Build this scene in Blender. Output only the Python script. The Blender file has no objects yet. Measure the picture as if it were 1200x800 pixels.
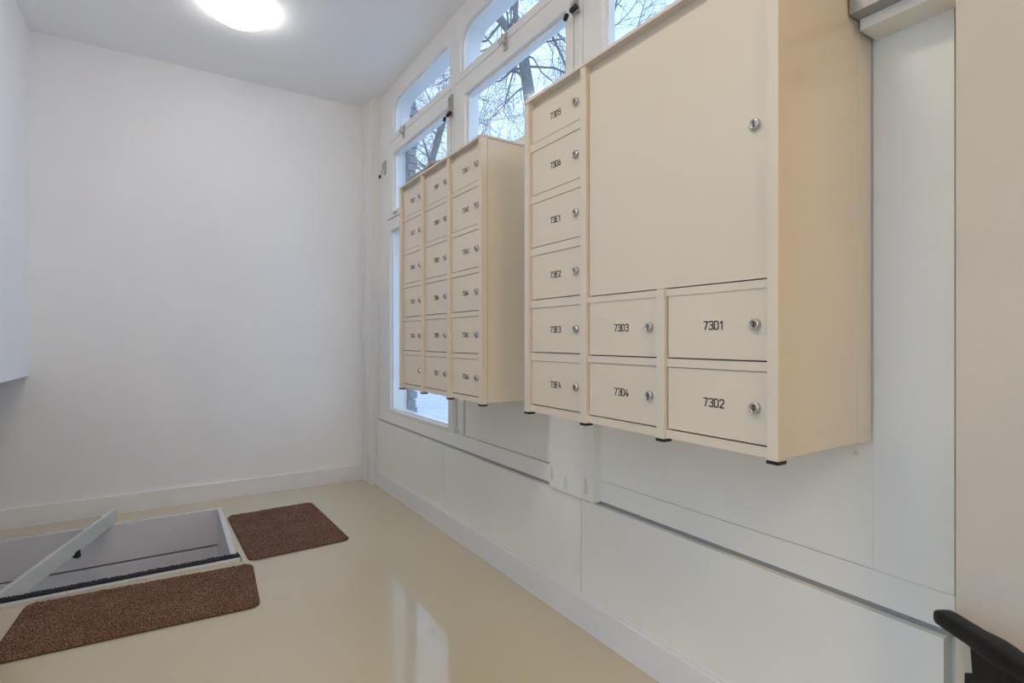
import bpy, bmesh, math, random
from mathutils import Vector, Matrix
random.seed(7)
SC = bpy.context.scene
COL = SC.collection

# ------------------------------------------------------------------ camera, sky, lights, exposure
F, HZ = 630.0, 398.0
YAW = math.atan(403 / 630)
S, C = math.sin(YAW), math.cos(YAW)
CAM = Vector((-1.36, 0.0, 1.126))
cd = bpy.data.cameras.new('camera'); cam = bpy.data.objects.new('camera', cd); COL.objects.link(cam)
cam.location = CAM; cam.rotation_euler = (math.pi / 2, 0, -YAW)
cd.sensor_width = 36; cd.lens = F / 1200 * 36; cd.shift_y = -(400 - HZ) / 1200
cd.clip_start = 0.02; cd.clip_end = 300
SC.camera = cam

world = bpy.data.worlds.new('sky'); SC.world = world; world.use_nodes = True
wn = world.node_tree; wn.nodes.clear()
wo = wn.nodes.new('ShaderNodeOutputWorld'); wb = wn.nodes.new('ShaderNodeBackground')
wt = wn.nodes.new('ShaderNodeTexCoord'); wno = wn.nodes.new('ShaderNodeTexNoise'); wr = wn.nodes.new('ShaderNodeValToRGB')
wno.inputs['Scale'].default_value = 2.2; wno.inputs['Detail'].default_value = 5
wr.color_ramp.elements[0].position = .35; wr.color_ramp.elements[0].color = (.36, .51, .80, 1)
wr.color_ramp.elements[1].position = .68; wr.color_ramp.elements[1].color = (.54, .66, .82, 1)
wn.links.new(wt.outputs['Generated'], wno.inputs['Vector']); wn.links.new(wno.outputs['Fac'], wr.inputs['Fac'])
wn.links.new(wr.outputs['Color'], wb.inputs['Color']); wn.links.new(wb.outputs['Background'], wo.inputs['Surface'])
SKY = 1.36
wb.inputs['Strength'].default_value = SKY

LAMP_COLOR = (1.0, .96, .91)
LAMP_POWER = 6.2          # the lamp in view
FILL2_COLOR = (1.0, .92, .81)
FILL2_POWER = 21.0         # added lamp out of view above the viewpoint, brightens the room
FILL3_COLOR = (1.0, .68, .30)
FILL3_POWER = 39.0         # added unseen lamp at the rear, gives warm fill light

vs = SC.view_settings
SC.display_settings.display_device = 'sRGB'
vs.view_transform = 'Standard'; vs.look = 'None'; vs.gamma = 1.0; vs.use_curve_mapping = False
vs.exposure = 0.95
try:
    SC.cycles.use_denoising = True
    SC.cycles.max_bounces = 10; SC.cycles.diffuse_bounces = 7; SC.cycles.glossy_bounces = 4
    SC.cycles.transparent_max_bounces = 12; SC.cycles.sample_clamp_indirect = 6.0
except Exception:
    pass


# ------------------------------------------------------------------ materials
def mat(name, color, rough=.5, metal=0.0, spec=.5, var=0.0, vscale=6.0, bump=0.0, bscale=60.0, coat=0.0, coat_rough=.05, color2=None):
    m = bpy.data.materials.new(name); m.use_nodes = True
    nt = m.node_tree; b = nt.nodes['Principled BSDF']
    b.inputs['Base Color'].default_value = (*color, 1); b.inputs['Roughness'].default_value = rough
    b.inputs['Metallic'].default_value = metal; b.inputs['Specular IOR Level'].default_value = spec
    b.inputs['Coat Weight'].default_value = coat; b.inputs['Coat Roughness'].default_value = coat_rough
    tc = nt.nodes.new('ShaderNodeTexCoord')
    if var > 0 or color2:
        n = nt.nodes.new('ShaderNodeTexNoise'); n.inputs['Scale'].default_value = vscale; n.inputs['Detail'].default_value = 4
        r = nt.nodes.new('ShaderNodeValToRGB')
        c2 = color2 or tuple(max(0, c * (1 - var)) for c in color)
        r.color_ramp.elements[0].position = .3; r.color_ramp.elements[0].color = (*c2, 1)
        r.color_ramp.elements[1].position = .7; r.color_ramp.elements[1].color = (*color, 1)
        nt.links.new(tc.outputs['Object'], n.inputs['Vector']); nt.links.new(n.outputs['Fac'], r.inputs['Fac'])
        nt.links.new(r.outputs['Color'], b.inputs['Base Color'])
    if bump > 0:
        n = nt.nodes.new('ShaderNodeTexNoise'); n.inputs['Scale'].default_value = bscale; n.inputs['Detail'].default_value = 3
        bp = nt.nodes.new('ShaderNodeBump'); bp.inputs['Strength'].default_value = bump; bp.inputs['Distance'].default_value = .002
        nt.links.new(tc.outputs['Object'], n.inputs['Vector']); nt.links.new(n.outputs['Fac'], bp.inputs['Height'])
        nt.links.new(bp.outputs['Normal'], b.inputs['Normal'])
    return m


M = {}
M['wall'] = mat('wall_paint', (.89, .89, .90), .75, var=.03, vscale=2.5, bump=.25, bscale=140)
M['ceil'] = mat('ceiling_paint', (.93, .93, .94), .8, var=.02, vscale=1.5)
M['base'] = mat('baseboard_paint', (.84, .84, .84), .45, var=.03, vscale=9)
M['pier'] = mat('pier_paint', (.58, .545, .475), .7, var=.05, vscale=3, bump=.25, bscale=120)
M['panel'] = mat('panel_paint', (.88, .88, .82), .42, var=.05, vscale=2.2, bump=.15, bscale=50)
M['wood'] = mat('window_paint', (.84, .83, .81), .35, var=.03, vscale=7)
M['floor'] = mat('floor_coating', (.59, .51, .345), .25, spec=.5, var=.05, vscale=1.3, bump=.02, bscale=7, coat=1.0, coat_rough=.05)
M['cream'] = mat('cream_steel', (.74, .66, .53), .30, spec=.5, var=.02, vscale=3, coat=.8, coat_rough=.04)
M['cream_lip'] = mat('cream_lip_steel', (.72, .66, .59), .35)
M['dark'] = mat('door_gap_shade', (.05, .045, .04), .8)
M['black'] = mat('black_plastic', (.012, .012, .013), .42, var=.2, vscale=40)
M['rail_black'] = mat('black_powder_coat', (.006, .006, .006), .48, spec=.3, bump=.2, bscale=400)
M['ink'] = mat('black_lettering', (.03, .028, .03), .6)
M['chrome'] = mat('nickel', (.62, .61, .60), .22, metal=1.0, var=.1, vscale=60)
M['steel'] = mat('galvanised_handle', (.55, .54, .52), .35, metal=.9)
M['hatch'] = mat('hatch_board', (.72, .72, .75), .5, var=.04, vscale=4)
M['plank'] = mat('plank_paint', (.66, .67, .62), .5, var=.06, vscale=6)
M['alu'] = mat('pale_aluminium', (.74, .75, .74), .35, metal=.2, var=.05, vscale=20)
M['brush'] = mat('brush_bristle', (.03, .03, .038), .9, var=.6, vscale=260)
M['grey'] = mat('grey_metal', (.36, .37, .37), .28, metal=.3, var=.05, vscale=5)
M['stain'] = mat('stain', (.80, .76, .66), .6, var=.10, vscale=60)
M['filler'] = mat('yellowed_filler', (.70, .65, .53), .6, var=.2, vscale=30)
M['gap_shade'] = mat('dark_gap_shade', (.10, .085, .07), .8)  # dark tone of the shaded gap round the sash
M['brick'] = mat('shaded_brick', (.34, .36, .39), .85, var=.25, vscale=14, bump=.6, bscale=70)  # blue-grey of the shade is put into the brick colour
M['mortar'] = mat('mortar', (.42, .43, .44), .9)
M['stone'] = mat('painted_stone', (.66, .67, .68), .7, var=.06, vscale=4)
M['bark'] = mat('bark', (.24, .23, .22), .9, var=.35, vscale=18, bump=.8, bscale=60)
M['paper'] = mat('grey_paper', (.40, .39, .38), .6, var=.1, vscale=30)
M['tan'] = mat('tan_door', (.50, .40, .29), .45, var=.08, vscale=5)

M['floor'].node_tree.nodes['Principled BSDF'].inputs['Coat IOR'].default_value = 1.85
# mat pile
m = mat('mat_pile', (.16, .085, .055), .95, spec=.1)
nt = m.node_tree; b = nt.nodes['Principled BSDF']; tc = nt.nodes.new('ShaderNodeTexCoord')
n = nt.nodes.new('ShaderNodeTexNoise'); n.inputs['Scale'].default_value = 210; n.inputs['Detail'].default_value = 3
r = nt.nodes.new('ShaderNodeValToRGB')
r.color_ramp.elements[0].position = .39; r.color_ramp.elements[0].color = (.060, .030, .020, 1)
r.color_ramp.elements[1].position = .62; r.color_ramp.elements[1].color = (.40, .235, .17, 1)
n2 = nt.nodes.new('ShaderNodeTexNoise'); n2.inputs['Scale'].default_value = 7
mx = nt.nodes.new('ShaderNodeMix'); mx.data_type = 'RGBA'; mx.blend_type = 'MULTIPLY'; mx.inputs['Factor'].default_value = .45
nt.links.new(tc.outputs['Object'], n.inputs['Vector']); nt.links.new(n.outputs['Fac'], r.inputs['Fac'])
nt.links.new(tc.outputs['Object'], n2.inputs['Vector']); nt.links.new(r.outputs['Color'], mx.inputs['A']); nt.links.new(n2.outputs['Fac'], mx.inputs['B'])
nt.links.new(mx.outputs['Result'], b.inputs['Base Color'])
M['pile'] = m
M['mat_edge'] = mat('mat_edge', (.05, .03, .022), .8)

# glass: thin pane, clear straight through with a fresnel reflection
def glass(name, tint):
    g = bpy.data.materials.new(name); g.use_nodes = True; nt = g.node_tree; nt.nodes.clear()
    o = nt.nodes.new('ShaderNodeOutputMaterial'); mixs = nt.nodes.new('ShaderNodeMixShader')
    t = nt.nodes.new('ShaderNodeBsdfTransparent'); gl = nt.nodes.new('ShaderNodeBsdfGlossy'); fr = nt.nodes.new('ShaderNodeLayerWeight'); pw_ = nt.nodes.new('ShaderNodeMath'); pw_.operation = 'POWER'; pw_.inputs[1].default_value = 4.0; ad = nt.nodes.new('ShaderNodeMath'); ad.operation = 'MULTIPLY_ADD'; ad.inputs[1].default_value = .6; ad.inputs[2].default_value = .03
    t.inputs['Color'].default_value = (*tint, 1); gl.inputs['Roughness'].default_value = .01; fr.inputs['Blend'].default_value = .5
    nt.links.new(fr.outputs['Facing'], pw_.inputs[0]); nt.links.new(pw_.outputs[0], ad.inputs[0]); nt.links.new(ad.outputs[0], mixs.inputs['Fac']); nt.links.new(t.outputs[0], mixs.inputs[1]); nt.links.new(gl.outputs[0], mixs.inputs[2])
    nt.links.new(mixs.outputs[0], o.inputs['Surface'])
    return g
M['glass'] = glass('window_glass', (.94, .98, 1.0))

def emit(name, color, strength):
    e = bpy.data.materials.new(name); e.use_nodes = True; nt = e.node_tree
    b = nt.nodes['Principled BSDF']; b.inputs['Base Color'].default_value = (.9, .9, .88, 1); b.inputs['Roughness'].default_value = .25
    b.inputs['Emission Color'].default_value = (*color, 1); b.inputs['Emission Strength'].default_value = strength
    return e
M['lamp_glass'] = emit('lit_opal_glass', LAMP_COLOR, LAMP_POWER)
M['fill_glass2'] = emit('lit_fill_glass_near', FILL2_COLOR, FILL2_POWER)
M['fill_glass3'] = emit('lit_fill_glass_warm', FILL3_COLOR, FILL3_POWER)

# paving outside
m = mat('paving', (.55, .57, .60), .8)
nt = m.node_tree; b = nt.nodes['Principled BSDF']; tc = nt.nodes.new('ShaderNodeTexCoord'); br = nt.nodes.new('ShaderNodeTexBrick')
br.inputs['Scale'].default_value = 1.0; br.inputs['Brick Width'].default_value = .6; br.inputs['Row Height'].default_value = .3; br.inputs['Mortar Size'].default_value = .012
br.inputs['Color1'].default_value = (.52, .55, .59, 1); br.inputs['Color2'].default_value = (.60, .62, .65, 1); br.inputs['Mortar'].default_value = (.36, .38, .40, 1)
nt.links.new(tc.outputs['Object'], br.inputs['Vector']); nt.links.new(br.outputs['Color'], b.inputs['Base Color'])
M['paving'] = m


# ------------------------------------------------------------------ mesh helpers
def link(name, bm, m, parent=None, smooth=False):
    me = bpy.data.meshes.new(name)
    bmesh.ops.recalc_face_normals(bm, faces=bm.faces[:])
    bm.to_mesh(me); bm.free()
    for q in (m if isinstance(m, (list, tuple)) else [m]):
        me.materials.append(q)
    if smooth:
        for p in me.polygons: p.use_smooth = True
    o = bpy.data.objects.new(name, me); COL.objects.link(o)
    if parent is not None: o.parent = parent
    return o

def tag(o, label=None, cat=None, group=None, kind=None):
    if label: o['label'] = label
    if cat: o['category'] = cat
    if group: o['group'] = group
    if kind: o['kind'] = kind
    return o

def empty(name, loc):
    o = bpy.data.objects.new(name, None); COL.objects.link(o); o.location = loc; o.empty_display_size = .1
    return o

def addbox(bm, x0, x1, y0, y1, z0, z1, mi=0):
    x0, x1 = min(x0, x1), max(x0, x1); y0, y1 = min(y0, y1), max(y0, y1); z0, z1 = min(z0, z1), max(z0, z1)
    v = [bm.verts.new(p) for p in ((x0, y0, z0), (x1, y0, z0), (x1, y1, z0), (x0, y1, z0), (x0, y0, z1), (x1, y0, z1), (x1, y1, z1), (x0, y1, z1))]
    fs = []
    for f in ((0, 3, 2, 1), (4, 5, 6, 7), (0, 1, 5, 4), (1, 2, 6, 5), (2, 3, 7, 6), (3, 0, 4, 7)):
        q = bm.faces.new([v[i] for i in f]); q.material_index = mi; fs.append(q)
    return v

def bevel(bm, w, seg=2, angle=.6):
    es = [e for e in bm.edges if len(e.link_faces) == 2 and e.calc_face_angle(0) > angle]
    if es: bmesh.ops.bevel(bm, geom=es, offset=w, segments=seg, affect='EDGES', profile=.5, clamp_overlap=True)

def box(name, x0, x1, y0, y1, z0, z1, m, parent=None, bev=0.0, seg=2, kind=None):
    bm = bmesh.new()
    ox = Vector((0, 0, 0)) if parent is None else Vector(parent.matrix_world.translation) * 0 + wloc(parent)
    addbox(bm, x0 - ox.x, x1 - ox.x, y0 - ox.y, y1 - ox.y, z0 - ox.z, z1 - ox.z)
    if bev: bevel(bm, bev, seg)
    o = link(name, bm, m, parent)
    if kind: o['kind'] = kind
    return o

def wloc(o):
    v = Vector((0, 0, 0))
    while o is not None:
        v += Vector(o.location); o = o.parent
    return v

def tube(bm, pts, rads, n=8, cap=True, mi=0):
    pts = [Vector(p) for p in pts]; rings = []
    up = Vector((0, 0, 1))
    for i, p in enumerate(pts):
        d = (pts[min(i + 1, len(pts) - 1)] - pts[max(i - 1, 0)]).normalized()
        a = d.cross(up if abs(d.dot(up)) < .95 else Vector((1, 0, 0))).normalized(); b = d.cross(a)
        rr = rads[i] if isinstance(rads, (list, tuple)) else rads
        rings.append([bm.verts.new(p + (a * math.cos(2 * math.pi * k / n) + b * math.sin(2 * math.pi * k / n)) * rr) for k in range(n)])
    for i in range(len(rings) - 1):
        for k in range(n):
            f = bm.faces.new((rings[i][k], rings[i][(k + 1) % n], rings[i + 1][(k + 1) % n], rings[i + 1][k])); f.smooth = True; f.material_index = mi
    if cap:
        bm.faces.new(rings[0][::-1]).material_index = mi; bm.faces.new(rings[-1]).material_index = mi

def rect(y0, y1, z0, z1):
    return [(y0, z0), (y1, z0), (y1, z1), (y0, z1)]

def arch(y0, y1, z0, z1, r, n=8):
    p = [(y0, z0), (y1, z0)]
    for i in range(n + 1):
        a = i / n * math.pi / 2; p.append((y1 - r + r * math.cos(a), z1 - r + r * math.sin(a)))
    for i in range(n + 1):
        a = math.pi / 2 + i / n * math.pi / 2; p.append((y0 + r + r * math.cos(a), z1 - r + r * math.sin(a)))
    return p

def plate(name, outer, holes, x0, x1, m, parent=None, bev=0.0):
    """plate in the y-z plane with holes, thickness x0..x1"""
    ox = wloc(parent) if parent is not None else Vector((0, 0, 0))
    bm = bmesh.new(); edges = []
    for loop in [outer] + holes:
        vs_ = [bm.verts.new((x0 - ox.x, y - ox.y, z - ox.z)) for y, z in loop]
        for i in range(len(vs_)): edges.append(bm.edges.new((vs_[i], vs_[(i + 1) % len(vs_)])))
    res = bmesh.ops.triangle_fill(bm, use_beauty=True, use_dissolve=False, edges=edges)
    fs = [g for g in res['geom'] if isinstance(g, bmesh.types.BMFace)]
    ext = bmesh.ops.extrude_face_region(bm, geom=fs)
    for g in ext['geom']:
        if isinstance(g, bmesh.types.BMVert): g.co.x += x1 - x0
    if bev:
        bmesh.ops.recalc_face_normals(bm, faces=bm.faces[:])
        bevel(bm, bev, 2, .9)
    return link(name, bm, m, parent)

def prism_xy(bm, poly, z0, z1, mi=0):
    a = [bm.verts.new((x, y, z0)) for x, y in poly]; b = [bm.verts.new((x, y, z1)) for x, y in poly]
    n = len(poly)
    bm.faces.new(a[::-1]).material_index = mi; bm.faces.new(b).material_index = mi
    for i in range(n): bm.faces.new((a[i], a[(i + 1) % n], b[(i + 1) % n], b[i])).material_index = mi

def ray(u, v):
    r = (u - 600) / F; return Vector((S + r * C, C - r * S, -(v - HZ) / F))


# ------------------------------------------------------------------ the room
YB, ZC = 4.32, 3.0              # back wall, ceiling
XL = -2.07                      # left wall face
XW = 0.03                       # plane of the window joinery
HX0, HX1, HY0, HY1 = -2.75, -1.085, 3.12, 4.045   # hatch opening in the floor

# floor with the hatch opening
bm = bmesh.new()
fx0, fx1, fy0, fy1 = -3.1, .12, -2.7, 4.42
ha, hb, hc, hd = HX0 - .02, HX1 + .018, HY0 - .02, HY1 + .012
for (a, b_, c, d) in ((fx0, fx1, fy0, hc), (fx0, fx1, hd, fy1), (fx0, ha, hc, hd), (hb, fx1, hc, hd)):
    addbox(bm, a, b_, c, d, -.12, 0)
tag(link('floor', bm, M['floor']), kind='structure')
box('ceiling', -3.1, .163, -2.7, 4.5, ZC, ZC + .12, M['ceil'], kind='structure')
box('wall_back', -3.1, .35, YB, YB + .18, -1.0, ZC + .1, M['wall'], kind='structure')
# left wall: hangs over a recess at the far end, comes down to the floor nearer by
wl = box('wall_left', -3.1, XL, 2.3, YB + .02, .909, ZC + .05, M['wall'], kind='structure')
box('wall_segment', -3.1, XL, 2.02, 2.3, 0, ZC + .05, M['wall'], wl)
box('wall_segment', XL - .22, XL, 1.05, 1.10, 0, ZC + .05, M['wall'], wl)
box('wall_segment', XL - .22, XL, -1.45, 1.05, 2.45, ZC + .05, M['wall'], wl)
box('wall_segment', XL - .22, XL, -2.75, -1.45, 0, ZC + .05, M['wall'], wl)
# added glazed double door, unseen in the left wall, lets in fill daylight
d2 = plate('fill_door', rect(-1.45, 1.05, 0.0, 2.45), [rect(-1.39, -.215, .05, 2.38), rect(-.185, .99, .05, 2.38)], XL - .16, XL - .08, M['wood'])
d2['kind'] = 'structure'
for (a, b_) in ((-1.39, -.215), (-.185, .99)):
    lf = plate('door_leaf', rect(a + .003, b_ - .003, .053, 2.377), [rect(a + .09, b_ - .09, .16, 2.29)], XL - .15, XL - .09, M['wood'], d2, bev=.003)
    box('pane', XL - .122, XL - .118, a + .088, b_ - .088, .158, 2.292, M['glass'], lf)
box('wall_segment', -3.1, XL, 1.10, 2.02, 2.03, ZC + .05, M['wall'], wl)
box('wall_segment', -3.12, -2.95, 2.0, YB, -.1, 1.0, M['wall'], wl)
d1 = box('door_1', XL - .06, XL - .02, 1.11, 2.01, .004, 2.02, M['tan'], kind='structure')
bm = bmesh.new(); tube(bm, [(XL - .02, 1.2, 1.05), (XL + .03, 1.2, 1.05)], .009); tube(bm, [(XL + .03, 1.195, 1.05), (XL + .03, 1.31, 1.05)], .009)
link('door_handle', bm, M['chrome'], d1)
box('wall_rear', -3.1, .35, -2.85, -2.7, -.1, ZC + .1, M['wall'], kind='structure')
# right: the pier in the foreground (reveal hidden from here) and the window wall
bm = bmesh.new(); addbox(bm, -.10, .35, -2.75, .4058, -.1, ZC + .05); bevel(bm, .003)
tag(link('wall_pier', bm, M['pier']), kind='structure')

bb = box('baseboard_back', -3.0, -.036, YB - .014, YB + .01, 0, .118, M['base'], bev=.002, kind='structure')
bm = bmesh.new(); addbox(bm, 0.0, .02, .425, 4.095, 0, .118); addbox(bm, .006, .02, .425, 4.095, .118, .132); bevel(bm, .0025)
tag(link('baseboard_right', bm, M['base']), kind='structure')
# corner post by the back wall
tp = box('trim_1', -.036, .14, 4.10, YB + .01, -.05, ZC + .02, M['wood'], bev=.004, kind='structure')
box('corner_bead', -.046, -.036, 4.245, 4.262, .0, ZC - .002, M['wood'], tp)

# window wall: solid backing plus every board that covers it
wr_ = box('wall_right', .055, .12, .40, 2.80, -.1, 1.96, M['panel'], kind='structure')
box('backing', .055, .12, 2.78, 4.2, -.1, .52, M['panel'], wr_)
box('backing', .03, .12, .40, .63, 1.8, ZC + .02, M['panel'], wr_)
for (a, b_) in ((4.092, 2.884), (2.880, 1.638), (1.634, .462)):
    box('panel', .010, .056, b_, a, .125, .499, M['panel'], wr_, bev=.002)
box('rail_board', .026, .056, .448, 4.098, .513, .590, M['panel'], wr_, bev=.0015)
box('rail_board', .030, .050, .455, 4.098, .499, .513, M['grey'], wr_)  # grey strip painting in the shadow gap over the lower panels
box('end_strip', .030, .056, .390, .4465, .0, 1.83, M['panel'], wr_, bev=.001)
box('panel', .031, .056, 1.81, 2.655, .5935, 1.955, M['panel'], wr_, bev=.0015)
box('panel', .027, .056, .603, 1.812, .5915, 1.955, M['panel'], wr_, bev=.001)
box('panel', .024, .056, .4485, .6015, .5915, 1.83, M['panel'], wr_, bev=.001)
vb = box('cover_board', -.006, .026, 1.545, 1.825, .508, 1.955, M['panel'], wr_, bev=.002)
# scuffed tan stains on the board's foot
for (y, z, w_, h_) in ((1.806, .565, .010, .030), (1.715, .545, .012, .030), (1.590, .560, .012, .034)):
    bm = bmesh.new(); v_ = []
    for k in range(14):
        a = 2 * math.pi * k / 14; q = 1 + .25 * math.sin(3 * a + y * 30)
        v_.append(bm.verts.new((-.0064, y + w_ * q * math.cos(a), z + h_ * q * math.sin(a))))
    bm.faces.new(v_); o = link('stain', bm, M['stain'], vb)
# stained filler strip beside the low window
box('filler_strip', .030, .056, 2.66, 2.68, .592, 1.955, M['filler'], wr_, bev=.002)
bm = bmesh.new(); tube(bm, [(.028, .640, .856), (.0235, .640, .856)], .0055, 12); link('screw_head', bm, M['alu'], wr_)

# ------------------------------------------------------------------ windows (three bays)
def window(n, ya, yb, sash_a, sash_b, top_a, top_b, low=None):
    """ya/sash_a/top_a are the far edges, yb... the near ones"""
    holes = [rect(sash_b, sash_a, 2.018, 2.588), arch(top_b, top_a, 2.632, 2.878, .10)]
    z0 = 1.955
    if low:
        z0 = .592; holes.append(rect(low[1], low[0], .612, 1.935))
    w = plate('window_%d' % n, rect(yb, ya, z0, ZC + .03), holes, XW, XW + .06, M['wood'], bev=.002)
    w['kind'] = 'structure'
    # rear part of the frame: rebates behind the sash and the deep arched reveal
    rh = [rect(sash_b + .035, sash_a - .035, 2.055, 2.55), arch(top_b - .004, top_a + .004, 2.628, 2.882, .10)]
    if low: rh.append(rect(low[1] - .004, low[0] + .004, .600, 1.94))
    plate('frame_rear', rect(yb, ya, z0, ZC + .03), rh, XW + .062, XW + .135, M['wood'], w, bev=.002)
    # opening sash
    ga, gb = sash_a - .118, sash_b + .055
    s_ = plate('sash', rect(sash_b + .0055, sash_a - .0055, 2.0235, 2.5825), [rect(gb, ga, 2.072, 2.494)], XW - .003, XW + .055, M['wood'], w, bev=.003)
    plate('sash_gap_shade', rect(sash_b + .0005, sash_a - .0005, 2.0185, 2.5875), [rect(sash_b + .007, sash_a - .007, 2.025, 2.581)], XW + .008, XW + .04, M['gap_shade'], w)  # dark ring standing in for the shade in the sash gap
    bd = plate('glazing_bead', rect(gb - .002, ga + .002, 2.070, 2.496), [rect(gb + .012, ga - .012, 2.084, 2.482)], XW + .018, XW + .05, M['wood'], s_)
    box('pane', XW + .030, XW + .034, gb, ga, 2.072, 2.494, M['glass'], s_)
    bt = plate('glazing_bead', arch(top_b - .002, top_a + .002, 2.630, 2.880, .1), [arch(top_b + .010, top_a - .010, 2.642, 2.868, .092)], XW + .02, XW + .045, M['wood'], w)
    box('pane', XW + .03, XW + .034, top_b - .003, top_a + .003, 2.630, 2.879, M['glass'], w)
    if low:
        plate('glazing_bead', rect(low[1] - .002, low[0] + .002, .610, 1.937), [rect(low[1] + .01, low[0] - .012, .622, 1.925)], XW + .02, XW + .05, M['wood'], w)
        box('pane', XW + .030, XW + .034, low[1], low[0], .612, 1.935, M['glass'], w)
        box('sill', XW - .004, XW + .04, low[1] - .09, low[0] + .10, .592, .606, M['wood'], w, bev=.003)
    # latch in the middle of the transom
    yc = (sash_a + sash_b) / 2 - .02 if n != 1 else 3.565
    bm = bmesh.new()
    addbox(bm, XW - .012, XW - .003, yc - .014, yc + .014, 2.535, 2.578)
    addbox(bm, XW - .010, XW, yc - .010, yc + .010, 2.592, 2.620)
    tube(bm, [(XW - .012, yc, 2.556), (XW - .030, yc, 2.575), (XW - .026, yc, 2.606)], .006, 8)
    tube(bm, [(XW - .018, yc + .008, 2.57), (XW - .022, yc + .035, 2.575), (XW - .022, yc + .045, 2.59), (XW - .020, yc + .032, 2.60)], .003, 6)
    link('latch', bm, M['steel'], w)
    # pull slot on the lower rail of the sash
    bm = bmesh.new(); addbox(bm, XW - .012, XW - .002, ga - .10, ga - .03, 2.042, 2.052); link('finger_pull', bm, M['steel'], s_)
    return w

def handle(w, y, z0, z1, stub=True):
    bm = bmesh.new()
    addbox(bm, XW - .010, XW, y - .019, y + .019, z0, z1); bevel(bm, .003)
    tube(bm, [(XW - .02, y - .006, z1 - .02), (XW - .024, y - .006, (z0 + z1) / 2), (XW - .034, y - .004, z0 - .01)], .006, 8)
    h = link('handle', bm, M['steel'], w)
    bm = bmesh.new(); tube(bm, [(XW - .034, y + .032, z0 - .022), (XW - .040, y + .010, z0 - .014)], .009, 10)
    if stub: tube(bm, [(XW - .034, y - .006, z0 - .008), (XW - .026, y - .036, z0 + .004)], .011, 10)
    link('grip', bm, M['black'], h)

w1 = window(1, 4.10, 2.807, 3.913, 2.832, 3.803, 2.848, low=(3.857, 2.873))
w2 = window(2, 2.805, 1.680, 2.778, 1.703, 2.722, 1.775)
w3 = window(3, 1.678, .560, 1.650, .610, 1.610, .660)
handle(w1, 3.955, 2.38, 2.48, stub=False)
handle(w1, 2.822, 2.425, 2.545)
handle(w2, 1.690, 2.445, 2.560)

# outside of the wall: stone lintel, plinth, and the brick jamb seen through the far panes
box('wall_outside', .168, .20, -.2, 4.9, 2.95, 3.5, M['stone'], kind='structure')
wp = box('wall_plinth', .125, .22, -.2, 4.9, -.15, .50, M['stone'], kind='structure')
wj = box('wall_jamb', .168, .212, 3.855, 4.9, .50, 2.95, M['mortar'], kind='structure')
bmesh_brick = None
for i in range(41):
    z = .503 + i * .0595
    odd = i % 2
    if bmesh_brick is None:
        bm = bmesh.new(); addbox(bm, 0, .062, 0, .105, 0, .050); bevel(bm, .002, 1)
        o = link('brick', bm, M['brick'], wj); bmesh_brick = o.data
    else:
        o = bpy.data.objects.new('brick', bmesh_brick); COL.objects.link(o); o.parent = wj
    o.location = (.166 + .010 * odd, 3.838 + .0, z)
    o2 = bpy.data.objects.new('brick', bmesh_brick); COL.objects.link(o2); o2.parent = wj
    o2.location = (.166, 3.953, z)

box('pavement', .12, 70, -60, 80, -.35, -.15, M['paving'], kind='structure')
box('courtyard', -70, -3.1, -60, 80, -.35, -.15, M['paving'], kind='structure')  # unseen ground outside the added daylight door
box('threshold', -3.1, XL, -2.1, 1.0, -.2, -.002, M['paving'], d2)

# grey housing and bar above the recess beside the pier
hs = empty('steel_housing', (-.07, .50, 1.845))
box('casing', -.090, .029, .420, .600, 1.845, 1.99, M['grey'], hs, bev=.002)
box('bar', -.051, .029, .420, .596, 1.820, 1.8445, M['panel'], hs, bev=.0015)
tag(hs, 'grey metal housing above the recess beside the large mailbox cabinet', 'housing')

# ------------------------------------------------------------------ mailbox cabinets
GL = {
 '7': [[(0, 1), (.55, 1), (.2, 0)]],
 '3': [[(0, .9), (.1, 1), (.45, 1), (.55, .9), (.55, .63), (.42, .53), (.22, .53)], [(.42, .53), (.55, .42), (.55, .1), (.45, 0), (.1, 0), (0, .1)]],
 'D': [[(0, 0), (0, 1), (.38, 1), (.55, .83), (.55, .17), (.38, 0), (0, 0)]],
 'E': [[(.5, 1), (0, 1), (0, 0), (.5, 0)], [(0, .52), (.42, .52)]],
 'A': [[(0, 0), (.275, 1), (.55, 0)], [(.1, .33), (.45, .33)]],
 'B': [[(0, 0), (0, 1), (.4, 1), (.52, .9), (.52, .63), (.4, .53), (0, .53)], [(.4, .53), (.55, .42), (.55, .1), (.42, 0), (0, 0)]],
 'C': [[(.55, .86), (.43, 1), (.12, 1), (0, .88), (0, .12), (.12, 0), (.43, 0), (.55, .14)]],
 '1': [[(.06, .78), (.3, 1), (.3, 0)]],
 '2': [[(0, .85), (.1, 1), (.45, 1), (.55, .88), (.55, .65), (0, 0), (.55, 0)]],
 '4': [[(.3, 1), (0, .28), (.55, .28)], [(.42, .5), (.42, 0)]],
 '5': [[(.5, 1), (.06, 1), (.03, .55), (.4, .6), (.55, .45), (.55, .12), (.42, 0), (.1, 0), (0, .1)]],
 '6': [[(.36, 1), (.04, .42), (0, .3), (0, .12), (.12, 0), (.43, 0), (.55, .12), (.55, .40), (.43, .53), (.1, .53)]],
}
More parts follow.
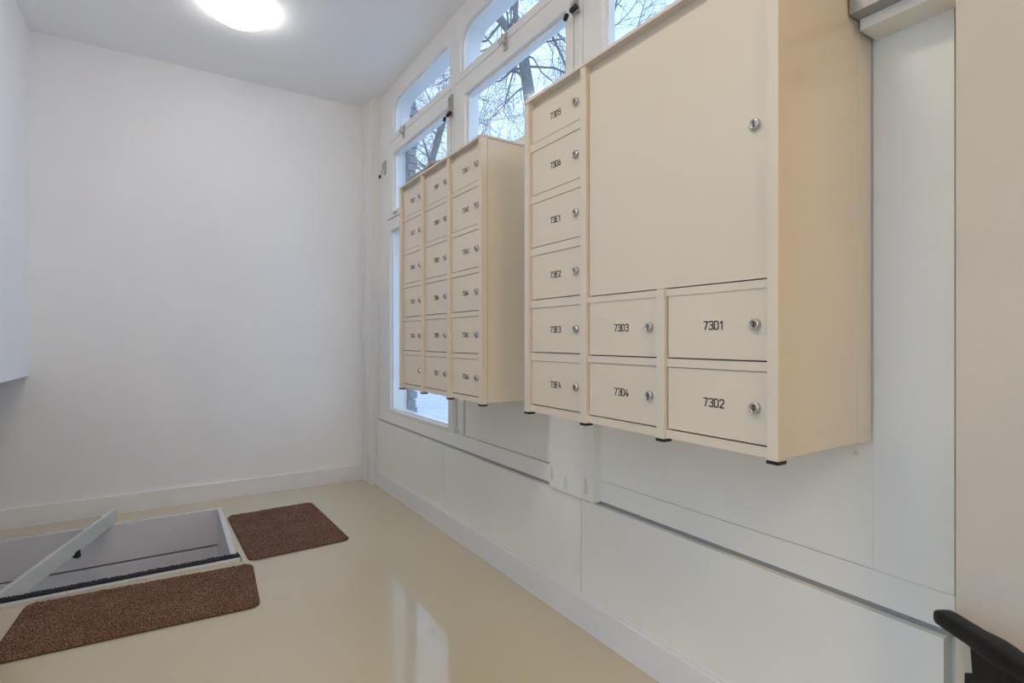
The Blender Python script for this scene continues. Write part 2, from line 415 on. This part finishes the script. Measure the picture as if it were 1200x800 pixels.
def lettering(bm, text, hgt, st):
    """flat raised strokes in local coords: x is depth, -y is reading direction"""
    pitch = hgt * .80; tot = pitch * (len(text) - 1) + hgt * .55
    hw = st / 2
    for i, ch in enumerate(text):
        bx = -tot / 2 + i * pitch
        for pl in GL[ch]:
            for (a, b_) in zip(pl, pl[1:]):
                p = Vector((bx + a[0] * hgt, (a[1] - .5) * hgt)); q = Vector((bx + b_[0] * hgt, (b_[1] - .5) * hgt))
                d = (q - p).normalized(); nrm = Vector((-d.y, d.x)) * hw
                p2, q2 = p - d * hw * .7, q + d * hw * .7
                lo = []; hi = []
                for k in (p2 + nrm, p2 - nrm, q2 - nrm, q2 + nrm):
                    lo.append(bm.verts.new((0, -k.x, k.y))); hi.append(bm.verts.new((-.0005, -k.x, k.y)))
                bm.faces.new(hi)
                for k in range(4): bm.faces.new((lo[k], lo[(k + 1) % 4], hi[(k + 1) % 4], hi[k]))

def lock_mesh():
    bm = bmesh.new(); n = 24
    prof = [(.0125, 0), (.0125, -.002), (.0112, -.0075), (.0095, -.009), (.0070, -.0092), (.0070, -.0078), (.0, -.0078)]
    rings = []
    for r_, x in prof[:-1]:
        rings.append([bm.verts.new((x, r_ * math.cos(2 * math.pi * k / n), r_ * math.sin(2 * math.pi * k / n))) for k in range(n)])
    for i in range(len(rings) - 1):
        for k in range(n):
            f = bm.faces.new((rings[i][k], rings[i][(k + 1) % n], rings[i + 1][(k + 1) % n], rings[i + 1][k])); f.smooth = True
    bm.faces.new(rings[-1])
    addbox(bm, -.0084, -.0070, -.0013, .0013, -.0058, .0058, mi=1)
    me = bpy.data.meshes.new('lock'); bmesh.ops.recalc_face_normals(bm, faces=bm.faces[:]); bm.to_mesh(me); bm.free()
    me.materials.append(M['chrome']); me.materials.append(M['ink'])
    return me
LOCK = lock_mesh()
XB = -.36

def cabinet(name, label, posts, pw, z0, z1, doors, rails):
    """posts: far edges of the posts (y, far to near). doors: (y_far,y_near,z0,z1,text). rails: (y_far,y_near,z0,z1)"""
    yf, yn = posts[0], posts[-1] - pw
    root = empty(name, (-.18, (yf + yn) / 2, z0)); tag(root, label, 'mailboxes')
    o_ = wloc(root)
    # carcass with an open front so the gaps round the doors are deep
    bm = bmesh.new()
    def ab(*a):
        addbox(bm, a[0] - o_.x, a[1] - o_.x, a[2] - o_.y, a[3] - o_.y, a[4] - o_.z, a[5] - o_.z)
    ab(XB + .045, .020, yn + .003, yf - .003, z0 + .014, z1 - .001)
    link('carcass', bm, M['cream'], root)
    for yy, sgn in ((yn, 1), (yf, -1)):
        sp = box('side_panel', XB + .028, .018, yy + .0016 * sgn, yy + .005 * sgn, z0 + .004, z1 - .001, M['cream'], root, bev=.0006)
    box('rear_fold', -.045, .012, yn + .0008, yn + .003, z0 + .004, z1 - .001, M['cream'], root, bev=.0006)
    rf = box('roof', XB - .003, .020, yn - .001, yf + .001, z1, z1 + .009, M['cream_lip'], root, bev=.001)
    box('top_rail', XB + .022, XB + .046, yn + .004, yf - .004, z1 - .035, z1, M['cream'], root)
    for y in posts:
        p = box('post', XB, XB + .026, y - pw, y, z0, z1, M['cream'], root, bev=.0025)
        box('foot_cap', XB - .001, XB + .027, y - pw - .001, y + .001, z0 - .007, z0, M['black'], p, bev=.0015)
    for (a, b_, c, d) in rails:
        box('rail', XB + .010, XB + .046, b_, a, c, d, M['cream'], root, bev=.0012)
    for (a, b_, c, d, text) in doors:
        dr = box('door', XB + .012, XB + .030, b_, a, c, d, M['cream'], root, bev=.002)
        lk = bpy.data.objects.new('lock', LOCK); COL.objects.link(lk); lk.parent = dr
        lk.location = (XB + .012 - o_.x, b_ + .031 - o_.y, (c + d) / 2 - o_.z)
        lk.rotation_euler = (random.uniform(-.12, .12), 0, 0)
        if text:
            bm = bmesh.new(); lettering(bm, text, .0174, .0026)
            t = link('number', bm, M['ink'], dr); t.location = (XB + .0118 - o_.x, (a + b_) / 2 + .002 - o_.y, (c + d) / 2 + .0005 - o_.z)
    # dark sheet that paints in the shade behind the door gaps
    box('gap_shade_sheet', XB + .034, XB + .0455, yn + .006, yf - .006, z0 + .02, z1 - .034, M['dark'], root)
    return root

# near cabinet
P2 = [1.4860, 1.1985, .9120, .6255]; pw = .0235
z0, z1 = .888, 1.907
doors, rails = [], []
def span(P, i, j=None):
    j = i + 1 if j is None else j
    return P[i] - pw - .0035, P[j] + .001
a, b_ = span(P2, 0)
for i, t in enumerate(('73E4', '73E3', '73E2', '73E1', '73D6', '73D5')):
    zb = .9155 + .1711 * i
    doors.append((a, b_, zb, zb + (.1415 if i < 5 else .109), t))
    rails.append((P2[0] - pw, P2[1], zb - (.030 if i else .0275) + .0015, zb - .003))
for col, ts in ((1, ('73D4', '73D3')), (2, ('73D2', '73D1'))):
    a, b_ = span(P2, col)
    for i, t in enumerate(ts):
        zb = .9135 + .1705 * i
        doors.append((a, b_, zb, zb + .1465, t))
        rails.append((P2[col] - pw, P2[col + 1], zb - (.024 if i else .0255) + .0015, zb - .003))
rails.append((P2[1] - pw, P2[3], 1.2305, 1.2475))
a, b_ = span(P2, 1, 3)
doors.append((a, b_, 1.2505, 1.880, None))
# the post between the two lower columns stops under the wide door
big = cabinet('mailbox_cabinet', 'larger near cream steel mailbox cabinet with one wide parcel door above number 73D1', P2, pw, z0, z1, doors, rails)
posts_ = [o for o in big.children if o.name.startswith('post')]
p3 = posts_[2]
for v in p3.data.vertices:
    if v.co.z > .3: v.co.z = 1.2485 - z0 + (v.co.z - (z1 - z0))

# far cabinet
P1 = [2.636, 2.3605, 2.081, 1.8015]
z0, z1 = .880, 1.897
doors, rails = [], []
names = (('', '73C6', '73C5', '73C4', '73C3', '73C2'), ('73C1', '73B5', '73B4', '73B3', '73B2', '73B1'), ('73A6', '73A5', '73A4', '73A3', '73A2', '73A1'))
for col in range(3):
    a, b_ = span(P1, col)
    for i in range(6):
        zb = .9055 + .1681 * i
        doors.append((a, b_, zb, zb + (.1435 if i < 5 else .127), names[col][i]))
        rails.append((P1[col] - pw, P1[col + 1], zb - .0245 + .0015, zb - .003))
far = cabinet('mailbox_cabinet', 'far cream steel cabinet of eighteen mailboxes in front of the tall window', P1, pw, z0, z1, doors, rails)

# leaflet left on top of the far cabinet
bm = bmesh.new(); nx, ny = 6, 14; gv = []
for s_ in (0, 1):
    for i in range(nx + 1):
        for j in range(ny + 1):
            t = j / ny
            z = 1.9065 + .013 * s_ + (.012 * max(0, (.40 - t) / .40) ** 1.3)
            gv.append(bm.verts.new((-.363 + .21 * i / nx, 2.225 + .265 * t, z)))
def gi(s_, i, j): return gv[s_ * (nx + 1) * (ny + 1) + i * (ny + 1) + j]
for i in range(nx):
    for j in range(ny):
        for s_ in (0, 1): bm.faces.new((gi(s_, i, j), gi(s_, i + 1, j), gi(s_, i + 1, j + 1), gi(s_, i, j + 1)))
for i in range(nx):
    for j in (0, ny): bm.faces.new((gi(0, i, j), gi(0, i + 1, j), gi(1, i + 1, j), gi(1, i, j)))
for j in range(ny):
    for i in (0, nx): bm.faces.new((gi(0, i, j), gi(0, i, j + 1), gi(1, i, j + 1), gi(1, i, j)))
tag(link('leaflet', bm, M['paper']), 'thin grey leaflet lying on top of the far mailbox cabinet', 'leaflet')

# ------------------------------------------------------------------ floor hatch
ht = empty('floor_hatch', (-1.9, 3.58, 0)); tag(ht, 'open floor hatch with a white lined shaft beside the back wall', 'hatch')
PD = -.75
box('shaft_lining', HX0, HX1, HY1 - .002, HY1 + .02, -.224, .006, M['hatch'], ht)
box('shaft_lining', HX0, HX1, HY1 - .004, HY1 + .018, PD, -.235, M['hatch'], ht)
box('shaft_lining', HX1, HX1 + .027, HY0 - .02, HY1 + .02, PD, .007, M['hatch'], ht, bev=.001)
box('shaft_lining', HX0, HX1, HY0 - .03, HY0 - .002, PD, -.002, M['hatch'], ht)
box('shaft_lining', HX0 - .03, HX0, HY0 - .02, HY1 + .02, PD, .006, M['hatch'], ht)
box('shaft_light_block', HX0 - .03, HX1 + .03, HY1 + .021, HY1 + .05, PD - .05, -.121, M['brush'], ht)  # added dark board that stops light leaking through the lining seam
box('shaft_floor', HX0 - .03, HX1 + .02, HY0 - .03, HY1 + .02, PD - .05, PD, M['hatch'], ht)
pf = box('edge_profile', HX0, -1.050, 3.040, 3.072, 0.0, .013, M['alu'], ht, bev=.004, seg=3)
box('end_cap', -1.0505, -1.046, 3.042, 3.105, 0.0, .013, M['black'], pf, bev=.002)
bm = bmesh.new()
ox = wloc(ht); rnd = random.Random(3)
nseg = 420
for k in range(nseg):
    x = HX0 + (HX1 + .035 - HX0) * k / nseg
    hgt = .020 + rnd.uniform(-.002, .003); y0_ = 3.073; y1_ = 3.116 + rnd.uniform(-.003, .004)
    addbox(bm, x - ox.x, x + .0042 - ox.x, y0_ - ox.y, y1_ - ox.y, .0 - ox.z, hgt - ox.z)
o = link('brush_strip', bm, M['brush'], ht); o['kind'] = 'stuff'

# plank laid on edge across the opening
pa, pb = Vector((-1.625, 4.082, .010)), Vector((-1.982, 3.128, -.058))
dv = (pb - pa); L = dv.length; dv.normalize(); side = Vector((-dv.y, dv.x, 0)).normalized()
pl = empty('plank', pa); tag(pl, 'pale grey plank on edge lying diagonally across the open floor hatch', 'plank')
bm = bmesh.new()
q = [pa * 0, dv * L]
vv = []
for p in q:
    for s_ in (0, -.020):
        for h_ in (0, .082): vv.append(bm.verts.new(p + side * s_ + Vector((0, 0, h_))))
for f in ((0, 1, 3, 2), (4, 6, 7, 5), (0, 4, 5, 1), (2, 3, 7, 6), (1, 5, 7, 3), (0, 2, 6, 4)): bm.faces.new([vv[i] for i in f])
bevel(bm, .0015, 1)
link('board', bm, M['plank'], pl)
bm = bmesh.new(); c = dv * .42
for (s0, s1, l0, l1, h0, h1) in ((-.012, .006, -.020, .020, -.016, .010), (-.006, .014, -.010, .012, -.024, -.006)):
    v8 = [bm.verts.new(c + dv * l + side * s_ + Vector((0, 0, h))) for l in (l0, l1) for s_ in (s0, s1) for h in (h0, h1)]
    for f in ((0, 1, 3, 2), (4, 6, 7, 5), (0, 4, 5, 1), (2, 3, 7, 6), (1, 5, 7, 3), (0, 2, 6, 4)): bm.faces.new([v8[i] for i in f])
tag(link('catch', bm, M['black'], pl), 'small black catch')

# ------------------------------------------------------------------ door mats
def rrect(w_, h_, r_, n=6):
    p = []
    for (cx_, cy_, a0) in ((w_ / 2 - r_, h_ / 2 - r_, 0), (-w_ / 2 + r_, h_ / 2 - r_, 90), (-w_ / 2 + r_, -h_ / 2 + r_, 180), (w_ / 2 - r_, -h_ / 2 + r_, 270)):
        for k in range(n + 1):
            a = math.radians(a0 + 90 * k / n); p.append((cx_ + r_ * math.cos(a), cy_ + r_ * math.sin(a)))
    return p
def inside(x, y, w_, h_, r_):
    dx, dy = abs(x) - (w_ / 2 - r_), abs(y) - (h_ / 2 - r_)
    if dx <= 0: return dy <= r_
    if dy <= 0: return dx <= r_
    return dx * dx + dy * dy <= r_ * r_
def doormat(label, cx_, cy_, rot, w_, h_, seed):
    root = empty('door_mat', (cx_, cy_, 0)); root.rotation_euler.z = math.radians(rot)
    tag(root, label, 'mat', 'brown door mats by the floor hatch')
    bm = bmesh.new(); prism_xy(bm, rrect(w_ - .004, h_ - .004, .043), 0.0005, .004); link('backing', bm, M['mat_edge'], root)
    rnd = random.Random(seed); bm = bmesh.new(); st = .0048
    nx, ny = int(w_ / st), int(h_ / st); idx = {}
    for i in range(nx + 1):
        for j in range(ny + 1):
            x, y = -w_ / 2 + i * w_ / nx, -h_ / 2 + j * h_ / ny
            if inside(x, y, w_ - .001, h_ - .001, .045):
                idx[i, j] = bm.verts.new((x + rnd.uniform(-.0016, .0016), y + rnd.uniform(-.0016, .0016), .0095 + rnd.uniform(-.0028, .0028)))
    for i in range(nx):
        for j in range(ny):
            k = [(i, j), (i + 1, j), (i + 1, j + 1), (i, j + 1)]
            if all(t in idx for t in k): bm.faces.new([idx[t] for t in k])
    for e in [e for e in bm.edges if len(e.link_faces) == 1]:
        for v in e.verts: v.co.z = .0035
    o = link('pile', bm, M['pile'], root); o['kind'] = 'stuff'
    return root
doormat('brown pile door mat lying square to the right end of the hatch', -.770, 3.445, 2.2, .525, .84, 1)
doormat('brown pile door mat lying along the front edge of the hatch', -1.449, 2.755, -3.3, .87, .50, 2)

# ------------------------------------------------------------------ ceiling lamps
def lamp(x, y, m, label, group):
    root = empty('ceiling_lamp', (x, y, ZC)); tag(root, label, 'lamp', group)
    def rev(prof, n=48):
        bm = bmesh.new(); rings = []
        for r_, z in prof:
            rings.append([bm.verts.new((r_ * math.cos(2 * math.pi * k / n), r_ * math.sin(2 * math.pi * k / n), z)) for k in range(n)])
        for i in range(len(rings) - 1):
            for k in range(n):
                f = bm.faces.new((rings[i][k], rings[i][(k + 1) % n], rings[i + 1][(k + 1) % n], rings[i + 1][k])); f.smooth = True
        bm.faces.new(rings[0]); bm.faces.new(rings[-1])
        return bm
    link('mount', rev([(.135, -.001), (.135, -.020), (.128, -.024)]), M['alu'], root)
    link('diffuser', rev([(.150, -.024), (.158, -.030), (.160, -.038), (.152, -.050), (.125, -.066), (.085, -.079), (.04, -.085), (.006, -.086)]), m, root)
lamp(-1.02, 3.375, M['lamp_glass'], 'round lit opal ceiling lamp in front of the back wall', 'ceiling lamps')
lamp(-1.55, .95, M['fill_glass2'], 'added unseen fill lamp on the ceiling above the viewpoint', 'ceiling lamps')
lamp(-1.15, -1.45, M['fill_glass3'], 'added unseen warm fill lamp on the ceiling at the rear of the room', 'ceiling lamps')

# ------------------------------------------------------------------ handrail in the foreground
fw, rt, up = Vector((S, C, 0)), Vector((C, -S, 0)), Vector((0, 0, 1))
lat, hz = .8015, -.514
hr_base = CAM + rt * lat + fw * .889; hr_base.z = 0
hr = empty('handrail', hr_base); tag(hr, 'black handrail on a short tapered post in the lower right corner', 'handrail')
bm = bmesh.new(); rings = []; n = 20
prof = [(1.004, .012, .008), (1.002, .0165, .0115), (.997, .0185, .0135), (.985, .0190, .0142), (.95, .0190, .0145), (.925, .0195, .0148), (.905, .0225, .0165), (.890, .0235, .0172), (.872, .0225, .0165), (.855, .0200, .0155), (.82, .0195, .0150), (.74, .0195, .0150), (.62, .0195, .0150), (.50, .0195, .0150), (.45, .0195, .0150)]
for (dep, w_, h_) in prof:
    cpt = CAM + rt * lat + fw * dep + up * hz - hr_base
    ring = []
    for k in range(n):
        a = 2 * math.pi * k / n; ca, sa = math.cos(a), math.sin(a)
        e = .5
        ring.append(bm.verts.new(cpt + rt * (w_ * math.copysign(abs(ca) ** e, ca)) + up * (h_ * math.copysign(abs(sa) ** e, sa))))
    rings.append(ring)
for i in range(len(rings) - 1):
    for k in range(n):
        f = bm.faces.new((rings[i][k], rings[i][(k + 1) % n], rings[i + 1][(k + 1) % n], rings[i + 1][k])); f.smooth = True
bm.faces.new(rings[0]); bm.faces.new(rings[-1])
link('rail', bm, M['rail_black'], hr)
def fbox(bm, secs):
    rings = []
    for (z, l0, l1, s0, s1) in secs:
        rings.append([bm.verts.new(CAM + rt * (lat + s_) + fw * l + up * 0 - hr_base + Vector((0, 0, z - CAM.z))) for (l, s_) in ((l0, s0), (l1, s0), (l1, s1), (l0, s1))])
    for i in range(len(rings) - 1):
        for k in range(4): bm.faces.new((rings[i][k], rings[i][(k + 1) % 4], rings[i + 1][(k + 1) % 4], rings[i + 1][k]))
    bm.faces.new(rings[0]); bm.faces.new(rings[-1])
bm = bmesh.new(); fbox(bm, [(.006, .868, .908, -.014, .014), (.45, .868, .910, -.014, .014), (.602, .858, .922, -.016, .016)]); bevel(bm, .003)
link('post', bm, M['rail_black'], hr)
bm = bmesh.new(); fbox(bm, [(0, .83, .95, -.05, .05), (.008, .83, .95, -.05, .05)]); link('base_plate', bm, M['rail_black'], hr)
bm = bmesh.new(); fbox(bm, [(.525, .905, .938, -.012, .012), (.545, .905, .938, -.012, .012)]); bevel(bm, .004); link('knob', bm, M['rail_black'], hr)

# ------------------------------------------------------------------ bare trees outside
def grow(bm, p, d, length, rad, depth, rnd, droop):
    segs = 6 if depth > 1 else 4
    pts, rads = [p.copy()], [rad]
    dd = d.normalized(); q = p.copy()
    for i in range(segs):
        dd = (dd + Vector((rnd.uniform(-1, 1), rnd.uniform(-1, 1), rnd.uniform(-1, 1))) * .20 + Vector((0, 0, -droop * .10 + .05))).normalized()
        q = q + dd * (length / segs); pts.append(q.copy()); rads.append(rad * (1 - .72 * (i + 1) / segs))
    tube(bm, pts, rads, 5 if rad > .02 else 3, cap=False)
    if depth <= 0: return
    nb = 6 if depth > 1 else 5
    for k in range(nb):
        t = rnd.uniform(.22, 1.0); i = min(int(t * segs), segs - 1)
        b0 = pts[i].lerp(pts[i + 1], t * segs - i)
        ax = (pts[i + 1] - pts[i]).normalized()
        rv = Vector((rnd.uniform(-1, 1), rnd.uniform(-1, 1), rnd.uniform(-1, 1))); rv = (rv - ax * rv.dot(ax)).normalized()
        nd = ax * rnd.uniform(.45, .9) + rv * rnd.uniform(.5, .9)
        grow(bm, b0, nd, length * rnd.uniform(.42, .68), max(.004, rads[i] * .55), depth - 1, rnd, droop)

def at(u, v, dep): return CAM + ray(u, v) * dep

def tree(label, trunk, rads, limbs, seed, droop, nrand, rlen, zmin, depth=3):
    base = Vector((trunk[0].x, trunk[0].y, -.15)); root = empty('bare_tree', base); tag(root, label, 'tree', 'bare winter trees outside')
    rnd = random.Random(seed)
    bm = bmesh.new(); tube(bm, [base - base] + [p - base for p in trunk], [rads[0] * 1.15] + list(rads), 12); link('trunk', bm, M['bark'], root, True)
    bm = bmesh.new()
    for (pts, r0, r1) in limbs:
        n_ = len(pts); tube(bm, [p - base for p in pts], [r0 + (r1 - r0) * i / (n_ - 1) for i in range(n_)], 6, cap=False)
        for i in range(n_ - 1):
            for _ in range(3):
                b0 = pts[i].lerp(pts[i + 1], rnd.random()); ax = (pts[i + 1] - pts[i]).normalized()
                rv = Vector((rnd.uniform(-1, 1), rnd.uniform(-1, 1), rnd.uniform(-1, 1)))
                grow(bm, b0 - base, ax * .6 + rv * .7, rlen * .55, max(.006, r1 * .7), depth - 2, rnd, droop)
    for k in range(nrand):
        t = rnd.random(); i = min(int(t * (len(trunk) - 1)), len(trunk) - 2)
        b0 = trunk[i].lerp(trunk[i + 1], t * (len(trunk) - 1) - i)
        if b0.z < zmin: continue
        a = rnd.uniform(0, 2 * math.pi)
        grow(bm, b0 - base, Vector((math.cos(a), math.sin(a), rnd.uniform(.0, .7))), rlen * rnd.uniform(.7, 1.1), rads[i] * .22, depth, rnd, droop)
    link('branches', bm, M['bark'], root)
    return root

dA = 12.0
tree('leaning bare tree whose thick trunk shows above the two mailbox cabinets',
     [at(634, 330, dA), at(627, 165, dA), at(620, 110, dA), at(612.5, 62, dA), at(602, 42, dA), at(589, 26, dA), at(577, 4, dA), at(566, -40, dA)],
     [.17, .15, .135, .125, .11, .09, .08, .05],
     [([at(610, 66, dA), at(598, 84, dA), at(586, 95, dA), at(566, 97, dA), at(550, 92, dA - .2)], .030, .012),
      ([at(609, 64, dA), at(600, 90, dA), at(594, 112, dA), at(590, 130, dA), at(596, 140, dA)], .022, .008),
      ([at(614, 64, dA), at(625, 68, dA), at(634, 84, dA), at(648, 96, dA), at(662, 98, dA)], .022, .008),
      ([at(588, 26, dA), at(570, 48, dA), at(550, 50, dA), at(540, 52, dA)], .03, .014),
      ([at(606, 30, dA), at(628, 20, dA), at(648, 44, dA), at(660, 70, dA), at(668, 92, dA)], .05, .014),
      ([at(612, 20, dA), at(640, 24, dA), at(656, 42, dA), at(672, 60, dA)], .04, .012),
      ([at(606, 34, dA), at(604, 14, dA), at(606, -10, dA), at(614, -50, dA)], .07, .04)],
     11, 1.0, 14, 2.6, 5.5)
dB = 21.0
tree('bare twin stemmed tree seen over the far mailbox cabinet',
     [at(488, 300, dB), at(500, 210, dB), at(507, 185, dB), at(515, 160, dB), at(522, 138, dB), at(530, 110, dB), at(537, 70, dB)],
     [.16, .12, .105, .09, .078, .065, .03],
     [([at(497, 212, dB), at(508, 172, dB), at(517, 140, dB), at(523, 110, dB)], .056, .02),
      ([at(505, 195, dB), at(498, 170, dB), at(490, 150, dB), at(480, 135, dB)], .048, .016),
      ([at(515, 160, dB), at(500, 148, dB), at(488, 128, dB), at(480, 100, dB)], .045, .016),
      ([at(522, 138, dB), at(505, 118, dB), at(495, 100, dB)], .040, .016),
      ([at(526, 125, dB), at(545, 108, dB), at(556, 112, dB), at(570, 118, dB)], .040, .016)],
     23, .5, 26, 4.6, 4.5)
dC = 8.5
tree('slender bare tree standing outside behind the large mailbox cabinet',
     [at(690, 330, dC), at(699, 120, dC), at(707, 62, dC), at(716, 28, dC), at(724, -4, dC), at(735, -60, dC)],
     [.05, .032, .020, .018, .016, .010],
     [([at(714, 36, dC), at(726, 26, dC), at(738, 14, dC), at(748, 0, dC)], .010, .006),
      ([at(744, 44, dC), at(750, 22, dC), at(756, 2, dC), at(760, -20, dC)], .010, .006),
      ([at(720, 10, dC), at(728, 0, dC), at(738, -14, dC)], .012, .006)],
     31, 0.0, 5, 1.6, 5.0, depth=2)
